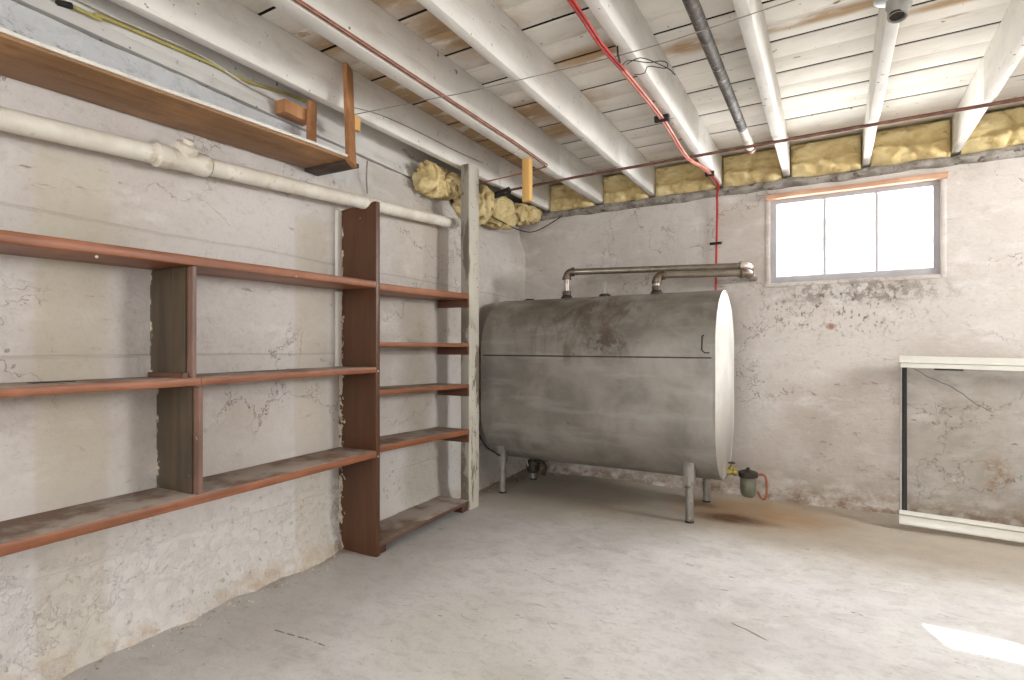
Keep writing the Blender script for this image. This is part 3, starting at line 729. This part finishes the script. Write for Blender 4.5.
# ------------------------------------------------------------------ drain pipe on the left wall
r = thing('drain_pipe', LP(2.4, .09, 1.65), 'white painted drain pipe sloping along the left wall above the shelves', 'pipe')
def dz(s): return 1.781-(s-1.217)*.0775+(.0 if s < 2 else 0)
def dp(s): return LP(s, .078, dz(s))
MB().tube([dp(s) for s in (1.225, 1.6, 2.0, 2.5, 2.87)], .032, 24).build('pipe_run', 'drain', r)
MB().tube([dp(s) for s in (3.04, 3.4, 3.8, 4.4, 5.2)], .032, 24).build('pipe_run', 'drain', r)
t = MB(); t.tube([dp(s) for s in (2.86, 2.868, 2.869, 2.905, 2.912, 3.0, 3.008, 3.045, 3.046, 3.055)], [.034, .040, .040, .040, .036, .036, .040, .040, .038, .034], 24)
t.lathe(dp(2.955), [(.030, .0), (.030, .035), (.037, .037), (.037, .058), (.030, .062), (.018, .064), (.018, .078), (.002, .079)], (NN*.55+UP*.85), 20)
t.build('tee_fitting', 'drain', r)
for s_ in (2.862, 3.050): MB().tube([dp(s_-.003), dp(s_+.003)], .0345, 24).build('joint_line', 'darkiron', r)
t = MB(); t.tube([dp(1.218), dp(1.232)], .036, 24); t.build('end_collar', 'drain', r)
t = MB(); t.lathe(dp(1.2165), [(.026, 0), (.026, .001)], TT*-1, 20); t.build('dark_bore', 'darkiron', r)
tag(MB().tube(spline([LP(1.93, .008, 1.97), LP(1.935, .006, 1.88), LP(1.93, .008, 1.80)]), .004, 8).build('thin_wall_conduit', 'wire', origin=LP(1.93, 0, 1.8)), 'short thin vertical line of conduit on the left wall above the drain pipe', 'conduit')

# ------------------------------------------------------------------ oil tank
TX0, TX1, TY, TZ0, TZ1, TR = -2.045, -.552, 3.45, .214, 1.333, .345
TC = V(((TX0+TX1)/2, TY, 0))
r = thing('oil_tank', TC, 'large grey steel heating oil tank on short legs against the back wall', 'tank')
def ob(k, n, rad, sh=0.):
    """point k of n on the obround section, rad = corner radius"""
    h = (TZ1-TZ0)/2-TR; a = 2*PI*k/n; y = math.cos(a); z = math.sin(a)
    return V((0, rad*y, (TZ0+TZ1)/2+(h if z >= 0 else -h)+rad*z))
N_ = 96; mb = MB(); secs = [TX0+(TX1-TX0)*i/36 for i in range(37)]; vs = []
for i, x in enumerate(secs):
    for k_ in range(N_):
        p = ob(k_, N_, TR); dent = .0022*fbm((x*2.2, p.y*2+3, p.z*2.2), 3)
        up_ = .0022 if p.z > .94 else 0
        nrm = V((0, p.y, p.z-(TZ0+TZ1)/2)).normalized()
        vs.append(V((x, TY+p.y, p.z))+nrm*(dent+up_))
mb.add(vs, [(i*N_+k_, i*N_+(k_+1) % N_, (i+1)*N_+(k_+1) % N_, (i+1)*N_+k_) for i in range(36) for k_ in range(N_)])
mb.build('tank_shell', 'tank', r)
for sgn, xe in ((-1, TX0), (1, TX1)):
    rim = [(TR+.0, -.003), (TR+.0015, .0), (TR+.0015, .007), (TR-.003, .009), (TR-.007, .005), (TR-.009, .0045)]
    dome = [(TR-.009, .0055), (TR-.03, .009), (TR-.08, .015), (TR-.16, .020), (TR-.26, .023)]
    def ringset(rings, cap):
        c = MB(); vs = []; n = len(rings)
        for (rad, dx) in rings:
            for k_ in range(N_):
                h = (TZ1-TZ0)/2-TR; a = 2*PI*k_/N_; f = min(1, rad/(TR-.03)); hh = h*(f if rad < TR-.03 else 1)
                vs.append((xe+sgn*dx, TY+rad*math.cos(a), (TZ0+TZ1)/2+(hh if math.sin(a) >= 0 else -hh)+rad*math.sin(a)))
        return c.add(vs, [(i*N_+k_, i*N_+(k_+1) % N_, (i+1)*N_+(k_+1) % N_, (i+1)*N_+k_) for i in range(n-1) for k_ in range(N_)]+([tuple((n-1)*N_+k_ for k_ in range(N_))] if cap else []))
    ringset(rim, False).build('rim', 'tank', r, smooth=50)
    ec = ringset(dome, True).build('end_cap', 'tank' if sgn < 0 else 'lit_cap', r, smooth=50)
    if sgn > 0: ec['label'] = 'end cap coloured pale for the bright light on it'
MB().tube([(TX0+.01, TY-TR-.0005, .945), (TX1-.01, TY-TR-.0005, .937)], .004, 8).build('weld_seam', 'darkiron', r)
MB().tube([(TX1-.05, TY-TR-.002, 1.06), (TX1-.058, TY-TR-.008, 1.055), (TX1-.06, TY-TR-.008, .98), (TX1-.045, TY-TR-.006, .965), (TX1-.02, TY-TR-.004, .965)], .004, 8).build('lifting_lug', 'darkiron', r)
for (x, y) in ((-.70, 3.205), (-1.955, 3.225), (-.70, 3.695), (-1.955, 3.675)):
    sg = -1 if y < TY else 1
    zt = .30
    l = MB().tube([(x, y, .012), (x, y, .05), (x, y, .20), (x, y, zt)], [.024, .022, .022, .022], 20).build('leg', 'legsteel', r)
    b = MB(); b.plank((x-.031, y-.026, .215), (x+.031, y+.026, .385), bev=.006); b.tube([(x, y, .20), (x, y, .26)], .029, 18)
    b.build('leg_bracket', 'legsteel', l)
    MB().lathe((x, y, .0), [(.025, 0), (.025, .010), (.023, .012)]).build('foot_cap', 'darkiron', l)
# fittings on top
def bung(x, y, z, h=.02, mat='darkiron', name='bung'): return MB().lathe((x, y, z), [(.040, 0), (.040, h*.5), (.034, h*.6), (.030, h), (.018, h)], UP, 18).build(name, mat, r)
ztop = TZ1
bung(-1.862, TY, ztop-.002, .012); bung(-1.30, TY, ztop-.002); bung(-1.575, TY, ztop-.002, .024); bung(-.955, TY, ztop-.002, .024)
# float gauge under a clear cap
g = MB().lathe((-1.30, TY, ztop+.014), [(.021, 0), (.021, .02), (.017, .022), (.016, .075), (.010, .088), (.001, .09)], UP, 18)
gm = glassm('clear_plastic', .25)
g.build('gauge_cap', gm, r); MB().tube([(-1.30, TY, ztop+.01), (-1.30, TY, ztop+.06)], .004, 8).build('gauge_rod', 'alugrey', r)
# fill and vent pipes
def top_pipe(name, x0, y0, zh, x1, y1, label, mat_end, r0=.022):
    R_ = .032; p = thing(name, (x0, y0, ztop+.02), label, 'pipe', 'grey pipes running from the tank top through the back wall')
    dirx = (V((x1, y1, zh+.012))-V((x0, y0, zh))).normalized()
    MB().tube([(x0, y0, ztop+.022), (x0, y0, zh-R_*1.6)], r0*.92, 20).build('riser', 'fitting_pale', p)
    MB().lathe((x0, y0, ztop+.02), [(.026, 0), (.030, .004), (.030, .028), (.026, .032)], UP, 12).build('coupling', 'fitting', p)
    e = MB(); a = arc((x0, y0, zh), UP, dirx, R_*1.25); e.tube(a, r0*1.22, 20)
    e.tube([a[0]-UP*.012, a[0]+UP*.006], r0*1.42, 20); e.tube([a[-1]-dirx*.006, a[-1]+dirx*.012], r0*1.42, 20)
    e.build('elbow', 'fitting', p)
    s0 = V((x0, y0, zh))+dirx*R_; s1 = V((x1, y1, zh+.012))-dirx*R_
    MB().tube([s0, s0.lerp(s1, .5), s1], r0, 22).build('pipe_run', 'pipe_grey', p)
    e = MB(); yd = V((0, 1, 0)); a = arc((x1, y1, zh+.012), dirx, yd, R_*1.1); e.tube(a, r0*1.25, 20)
    e.tube([a[0]-dirx*.014, a[0]+dirx*.006], r0*1.45, 20); e.tube([a[-1]-yd*.006, a[-1]+yd*.014], r0*1.45, 20)
    e.build('elbow', mat_end, p)
    MB().tube([a[-1], (x1, 4.06, zh+.012)], r0*.98, 20).build('wall_nipple', 'pipe_grey', p)
top_pipe('vent_pipe', -1.575, TY, 1.515, -.475, 3.86, 'upper longer grey pipe from the left of the tank top to the back wall', 'fitting_pale')
top_pipe('fill_pipe', -.955, TY, 1.452, -.455, 3.72, 'lower shorter grey pipe from the right of the tank top to the back wall', 'fitting')

# oil filter at the right end
r = thing('oil_filter', (-.33, 3.60, .08), 'small grey green oil filter with a brass valve at the right end of the tank', 'filter')
MB().tube([(-.60, 3.50, .252), (-.545, 3.51, .250)], .012, 12).build('inlet_pipe', 'darkiron', r)
v = MB(); v.lathe((-.556, 3.51, .25), [(.014, 0), (.024, .005), (.024, .022), (.018, .026), (.018, .044), (.024, .048), (.024, .064), (.014, .07)], V((1, .05, 0)), 12)
v.lathe((-.521, 3.512, .25), [(.014, 0), (.014, .03), (.008, .032), (.006, .05)], UP, 12); vv = v.build('shutoff_valve', 'brass', r)
MB().lathe((-.521, 3.512, .298), [(.012, 0), (.022, .003), (.022, .007), (.01, .01)], UP, 10).build('valve_handle', 'darkiron', vv)
MB().tube([(-.50, 3.51, .25), (-.485, 3.53, .245), (-.47, 3.54, .243)], .009, 12).build('nipple', 'darkiron', r)
cz = .238
MB().lathe((-.435, 3.56, cz), [(.022, .022), (.040, .016), (.054, .010), (.054, -.018), (.046, -.022)][::-1], UP, 22).build('filter_head', 'darkiron', r)
MB().lathe((-.435, 3.56, cz-.022), [(.045, 0), (.045, -.075), (.041, -.098), (.028, -.115), (.008, -.12), (.001, -.12)], UP, 24).build('canister', 'canister', r)
MB().lathe((-.435, 3.56, cz+.022), [(.010, 0), (.010, .014), (.004, .016)], UP, 8).build('top_bolt', 'darkiron', r)
MB().tube(spline([(-.385, 3.57, .236), (-.350, 3.58, .235), (-.337, 3.585, .20), (-.337, 3.585, .12), (-.350, 3.585, .09), (-.368, 3.585, .10), (-.382, 3.575, .13)]), .007, 10).build('copper_loop', 'copper', r)
# second filter hanging beneath the tank, left
r = thing('valve_cluster', (-1.80, 3.50, .09), 'dark iron fitting hanging in the shade beneath the left end of the tank', 'valve')
MB().lathe((-1.835, 3.45, .215), [(.03, 0), (.03, -.02), (.045, -.022), (.045, -.09), (.03, -.105), (.005, -.108)], UP, 18).build('bowl', 'darkiron', r)
MB().tube(spline([(-1.835, 3.45, .19), (-1.77, 3.45, .188), (-1.745, 3.45, .15), (-1.755, 3.45, .10)]), .014, 12).build('elbow', 'darkiron', r)
MB().tube([(-1.85, 3.40, .165), (-1.85, 3.37, .215)], .006, 8).build('handle', 'alugrey', r)
tag(MB().tube(spline([LP(.93, .03, .50), LP(.92, .08, .42), LP(.90, .13, .33), LP(.88, .2, .28), V((-1.955, 3.19, .262))]), .006, 8).build('loose_cable', 'rubber', origin=LP(.9, .1, .3)), 'dark loose cable looping from the left wall to the front left leg of the tank', 'cable')

# ------------------------------------------------------------------ overhead pipes and wires
r = thing('overhead_pipe', (-.4, 2.6, 2.10), 'thick dark grey pipe running under the ceiling with its open end near the back wall', 'pipe')
PX, PZ = -.408, 2.148
MB().tube([(PX, y, PZ-.0) for y in (YF, -1, 0, 1, 2, 2.8, 3.10)], .0235, 24).build('pipe_run', 'galv', r)
MB().tube([(PX, 3.10, PZ), (PX, 3.30, PZ), (PX, 3.44, PZ)], [.0235, .024, .024], 24).build('painted_tail', 'drain', r)
MB().tube([(PX, 3.42, PZ), (PX, 3.465, PZ)], .028, 20).build('end_ring', 'rustpipe', r)
MB().lathe((PX, 3.466, PZ), [(.022, 0), (.022, .001)], V((0, 1, 0)), 20).build('dark_bore', 'darkiron', r)
tag(MB().tube([(-1.94, 3.275, 2.086), (-1.4, 3.285, 2.102), (-.55, 3.295, 2.108), (.2, 3.285, 2.108), (.8, 3.285, 2.108), (1.6, 3.29, 2.108), (XR, 3.29, 2.108)], .0085, 12).build('cross_pipe', 'rustpipe', origin=(0, 3.29, 2.1)),
    'thin rusty pipe running across beneath all the joists in front of the insulation', 'pipe')
tag(MB().tube(spline([(-2.12, 3.262, 2.050), (-2.05, 3.265, 2.062), (-1.98, 3.27, 2.076), (-1.925, 3.272, 2.088)]), .021, 16).build('pipe_insulation_sleeve', 'rubber', origin=(-1.9, 3.2, 2.09)),
    'black foam sleeve on the left end of the thin cross pipe, behind the white post', 'pipe sleeve')
for dx, n_ in ((-1.523, 0), (-1.508, 1)):
    p = MB().tube([(dx, YF, 2.128), (dx, 0, 2.127), (dx, 1.5, 2.127), (dx+.003, 2.6, 2.124), (dx-.002, 3.02, 2.118)]+([(dx-.012, 3.035, 2.112), (dx-.15, 3.02, 2.095), (-1.95, 2.95, 2.055)] if n_ else [(dx-.02, 3.03, 2.108)]), .0040, 10).build('copper_pipe', 'copper', origin=(dx, 1, 2.12))
    tag(p, ('left one of the two thin copper pipes along the broad joist' if not n_ else 'right one of the two thin copper pipes, its far end bending left'), 'pipe', 'copper pipes along the broad joist')
tag(MB().plank((-1.600, 2.865, 1.868), (-1.550, 2.905, 2.119), bev=.003, seg=4).build('pine_stub', 'newwood', origin=(-1.58, 2.88, 1.87)), 'short yellow pine stub hanging down from the joist with the copper pipes', 'wood block')

# red tubing
r = thing('red_tubing', (-.70, 2.1, 2.1), 'red coated oil line along the joist and down the back wall behind the tank', 'tubing')
for k_, dx in enumerate((0, .012)):
    pts = [(-.722+dx, y, 2.105) for y in (YF, -.5, .8)]+[(-.728+dx, 1.6, 2.10), (-.738+dx, 1.90, 2.10), (-.728+dx, 2.12, 2.10)]
    MB().tube(spline(pts), .0050, 10).build('tube', 'red', r)
    MB().tube(spline([(-.728+dx, 2.12, 2.10), (-.716+dx, 2.66, 2.098), (-.728+dx, 3.22, 2.09), (-.690+dx, 3.50, 2.10), (-.672+dx*.8, 3.69, 2.10)]), .0060, 10).build('tube', 'pinkcopper', r)
    MB().tube(spline([(-.672+dx*.8, 3.69, 2.10), (-.668+dx*.8, 3.90, 2.09), (-.688+dx*.4, 3.985, 2.05), (-.690+dx*.4, 4.005, 1.95), (-.697+dx*.4, 4.006, 1.6), (-.700+dx*.4, 4.004, 1.2), (-.70+dx*.4, 3.99, .9)]), .0048, 10).build('tube', 'red', r)
for c, e in (((-.716, 2.665, 2.098), .030), ((-.678, 3.66, 2.10), .022)):
    MB().plank((c[0]-e, c[1]-.014, c[2]-.010), (c[0]+e+.008, c[1]+.014, c[2]+.018), bev=.003).build('clip', 'rubber', r)
MB().plank((-.735, 3.990, 1.712), (-.660, 4.012, 1.728), bev=.003).build('clip', 'rubber', r)
# wires
tag(MB().tube(spline([(-1.985, 1.898, 2.112), (-1.557, 1.949, 2.108), (-1.317, 1.984, 2.110), (-.622, 2.021, 2.106), (-.109, 1.99, 2.110), (.4, 1.96, 2.11), (1.4, 1.9, 2.112)]), .0020, 8).build('slack_wire', 'wire', origin=(-.6, 2, 2.11)),
    'thin grey wire strung across the undersides of the joists', 'wire')
tag(MB().tube(spline([(-1.986, 1.87, 2.14), (-1.984, 2.073, 2.175), (-1.984, 2.344, 2.190), (-1.984, 2.747, 2.196), (-1.984, 3.026, 2.211)]), .0020, 8).build('stapled_wire', 'wire', origin=(-1.98, 2.4, 2.19)),
    'thin grey wire stapled along the side of the joist nearest the left wall', 'wire')
tag(MB().tube(spline([(-.721, 2.104, 2.108), (-.683, 2.075, 2.107), (-.62, 2.115, 2.10), (-.571, 2.125, 2.098), (-.556, 2.16, 2.10), (-.575, 2.20, 2.104), (-.63, 2.16, 2.108), (-.66, 2.20, 2.106), (-.70, 2.20, 2.11)]), .0018, 8).tube(spline([(-.70, 2.10, 2.108), (-.64, 2.085, 2.11), (-.585, 2.15, 2.10), (-.555, 2.20, 2.092), (-.545, 2.235, 2.085)]), .0018, 8).build('wire_bundle', 'rubber', origin=(-.63, 2.14, 2.1)),
    'small tangled bundle of black wire beside the red tubing', 'wire')
tag(MB().tube([(-.690, 1.955, 2.155), (-.700, 1.995, 2.10), (-.712, 2.055, 2.098)], .0035, 8).build('bent_nail', 'darkiron', origin=(-.7, 2, 2.1)), 'dark bent nail sticking out of the joist beside the red tubing', 'nail')
r = thing('yellow_cable', LP(2.9, -.06, 2.1), 'yellow house cable stapled along the rim above the high brown shelf', 'cable')
MB().tube(spline([LP(5.2, -.075, 2.13), LP(4.2, -.075, 2.12), LP(3.22, -.072, 2.085), LP(3.135, -.072, 2.098), LP(2.785, -.072, 2.118), LP(2.586, -.072, 2.122), LP(2.40, -.07, 2.15), LP(2.25, -.07, 2.165)]), .0065, 10).build('cable_run', 'yellowcable', r)
MB().tube(spline([LP(5.2, -.073, 2.145), LP(4.2, -.073, 2.135), LP(3.22, -.070, 2.115), LP(3.0, -.070, 2.122), LP(2.785, -.070, 2.132), LP(2.586, -.070, 2.105), LP(2.38, -.07, 2.10), LP(2.2, -.07, 2.09)]), .005, 10).build('cable_run', 'whitecable', r)
MB().tube([LP(3.26, -.072, 2.075), LP(3.22, -.072, 2.085)], .010, 10).build('cable_clamp', 'rubber', r)
tag(MB().tube(spline([LP(1.0, .10, 1.93), LP(.7, .13, 1.905), LP(.35, .13, 1.90), LP(.12, .16, 1.94), V((-1.85, 3.96, 2.04))]), .004, 8).build('hanging_wire', 'rubber', origin=LP(.5, .1, 1.9)), 'thin dark wire sagging under the insulation in the far corner', 'wire')

# lamp holder by the ceiling joist over the window
r = thing('lamp_holder', (.19, 2.17, 2.07), 'empty grey ceiling lamp holder fixed under a joist at the top right', 'lamp holder')
MB().lathe((.165, 2.10, 2.119), [(.048, 0), (.052, -.006), (.052, -.028), (.040, -.034)], UP, 26).build('base_plate', 'lampgrey', r)
mb = MB(); mb.lathe((.185, 2.135, 2.088), [(.036, 0), (.036, -.012), (.030, -.018), (.028, -.052), (.025, -.054), (.021, -.053), (.020, -.03)], V((.10, .25, 1)), 26); mb.build('socket', 'lampgrey', r)
MB().lathe((.176, 2.113, 2.039), [(.0205, 0), (.0205, .004)], V((.10, .25, 1)), 20).build('dark_bore', 'darkiron', r)

# ------------------------------------------------------------------ storm window leaning on the back wall, at right
BL = V((.318, 3.655, .030)); TL = V((.357, 3.945, .942)); BR = BL+V((.96, -.02, -.022)); 
ux = (BR-BL).normalized(); uz = (TL-BL); Hh = uz.length; uz = (uz-ux*uz.dot(ux)).normalized(); uy = uz.cross(ux).normalized()
if uy.y < 0: uy = -uy
FR = (BL, ux, uy, uz); W_ = .98; H_ = Hh
r = thing('storm_window', BL+ux*W_/2, 'dusty glass storm window with white top and bottom rails leaning against the back wall at right', 'window panel')
b = MB(); b.plank((-.002, -.016, 0), (W_, .014, .050), FR, .004, 12); b.plank((-.002, -.022, .0505), (W_, .010, .076), FR, .004, 12); b.build('bottom_rail', 'alu', r)
b = MB(); b.plank((-.002, -.018, H_-.042), (W_, .014, H_), FR, .004, 12); b.plank((.004, -.012, H_-.070), (W_, .010, H_-.043), FR, .003, 12); b.build('top_rail', 'alu', r)
MB().plank((.012, -.012, .077), (.034, .010, H_-.071), FR, .002, 6).build('black_gasket', 'black', r)
MB().plank((.001, -.010, .077), (.011, .012, H_-.071), FR, .002, 6).build('side_rail', 'alugrey', r)
MB().plank((W_-.03, -.010, .077), (W_, .012, H_-.071), FR, .002, 6).build('side_rail', 'alugrey', r)
MB().plank((.035, -.003, .078), (W_-.031, .001, H_-.071), FR, .0005, 1).build('glass_pane', 'panelglass', r)
MB().plank((.16, -.012, H_-.078), (.29, -.006, H_-.0705), FR, .001, 2).build('gasket_strip', 'rubber', r)
# small block it stands on
for s_ in (.05, .85):
    c = BL+ux*s_; pass

# ------------------------------------------------------------------ light
def area(name, loc, tgt, sx, sy, power, col=(1, 1, 1), spread=180):
    l = bpy.data.lights.new(name, 'AREA'); l.shape = 'RECTANGLE'; l.size = sx; l.size_y = sy; l.energy = power; l.color = col; l.spread = math.radians(spread)
    o = bpy.data.objects.new(name, l); COL.objects.link(o); o.location = loc
    o.rotation_euler = (V(tgt)-V(loc)).to_track_quat('-Z', 'Y').to_euler(); return o
area('daylight_back_window', (.10, 4.40, 1.66), (.10, 0, 1.72), 1.5, .85, 105, (.98, .99, 1))
area('right_side_light', (XR+.30, 3.0, 1.56), (0, 2.7, 1.85), 1.1, .8, 200, (.99, .99, 1))  # side light from the right, placed outside the added window
area('front_fill_light', (.1, YF-.35, 1.20), (.1, 0, 1.9), 2.9, 1.4, 205, (.985, .985, 1))  # added fill lamp behind the camera
s = bpy.data.lights.new('sun', 'SUN'); s.energy = 10; s.angle = math.radians(.53); s.color = (1, .95, .87)
so = bpy.data.objects.new('sun', s); COL.objects.link(so); so.location = (0, 6, 4)
so.rotation_euler = V((.580, -1.607, -1.46)).to_track_quat('-Z', 'Y').to_euler()
w = bpy.data.worlds.new('sky'); SC.world = w; w.use_nodes = True
w.node_tree.nodes['Background'].inputs[0].default_value = (.94, .97, 1, 1); w.node_tree.nodes['Background'].inputs[1].default_value = 1.45

# ------------------------------------------------------------------ camera
cam = bpy.data.cameras.new('camera'); co = bpy.data.objects.new('camera', cam); COL.objects.link(co); SC.camera = co
F_ = 549.; th = math.atan(320/F_)
co.location = (0, 0, .98); co.rotation_euler = (PI/2, 0, th)
cam.sensor_fit = 'HORIZONTAL'; cam.sensor_width = 36; cam.lens = F_*36/1024; cam.shift_y = 10/1024; cam.clip_start = .02
SC.view_settings.view_transform = 'Standard'; SC.view_settings.look = 'None'; SC.view_settings.exposure = .04; SC.view_settings.gamma = 1
SC.view_settings.use_curve_mapping = False
SC.cycles.use_denoising = True
SC.cycles.adaptive_threshold = .02; SC.cycles.max_bounces = 10; SC.cycles.diffuse_bounces = 7; SC.cycles.transparent_max_bounces = 12
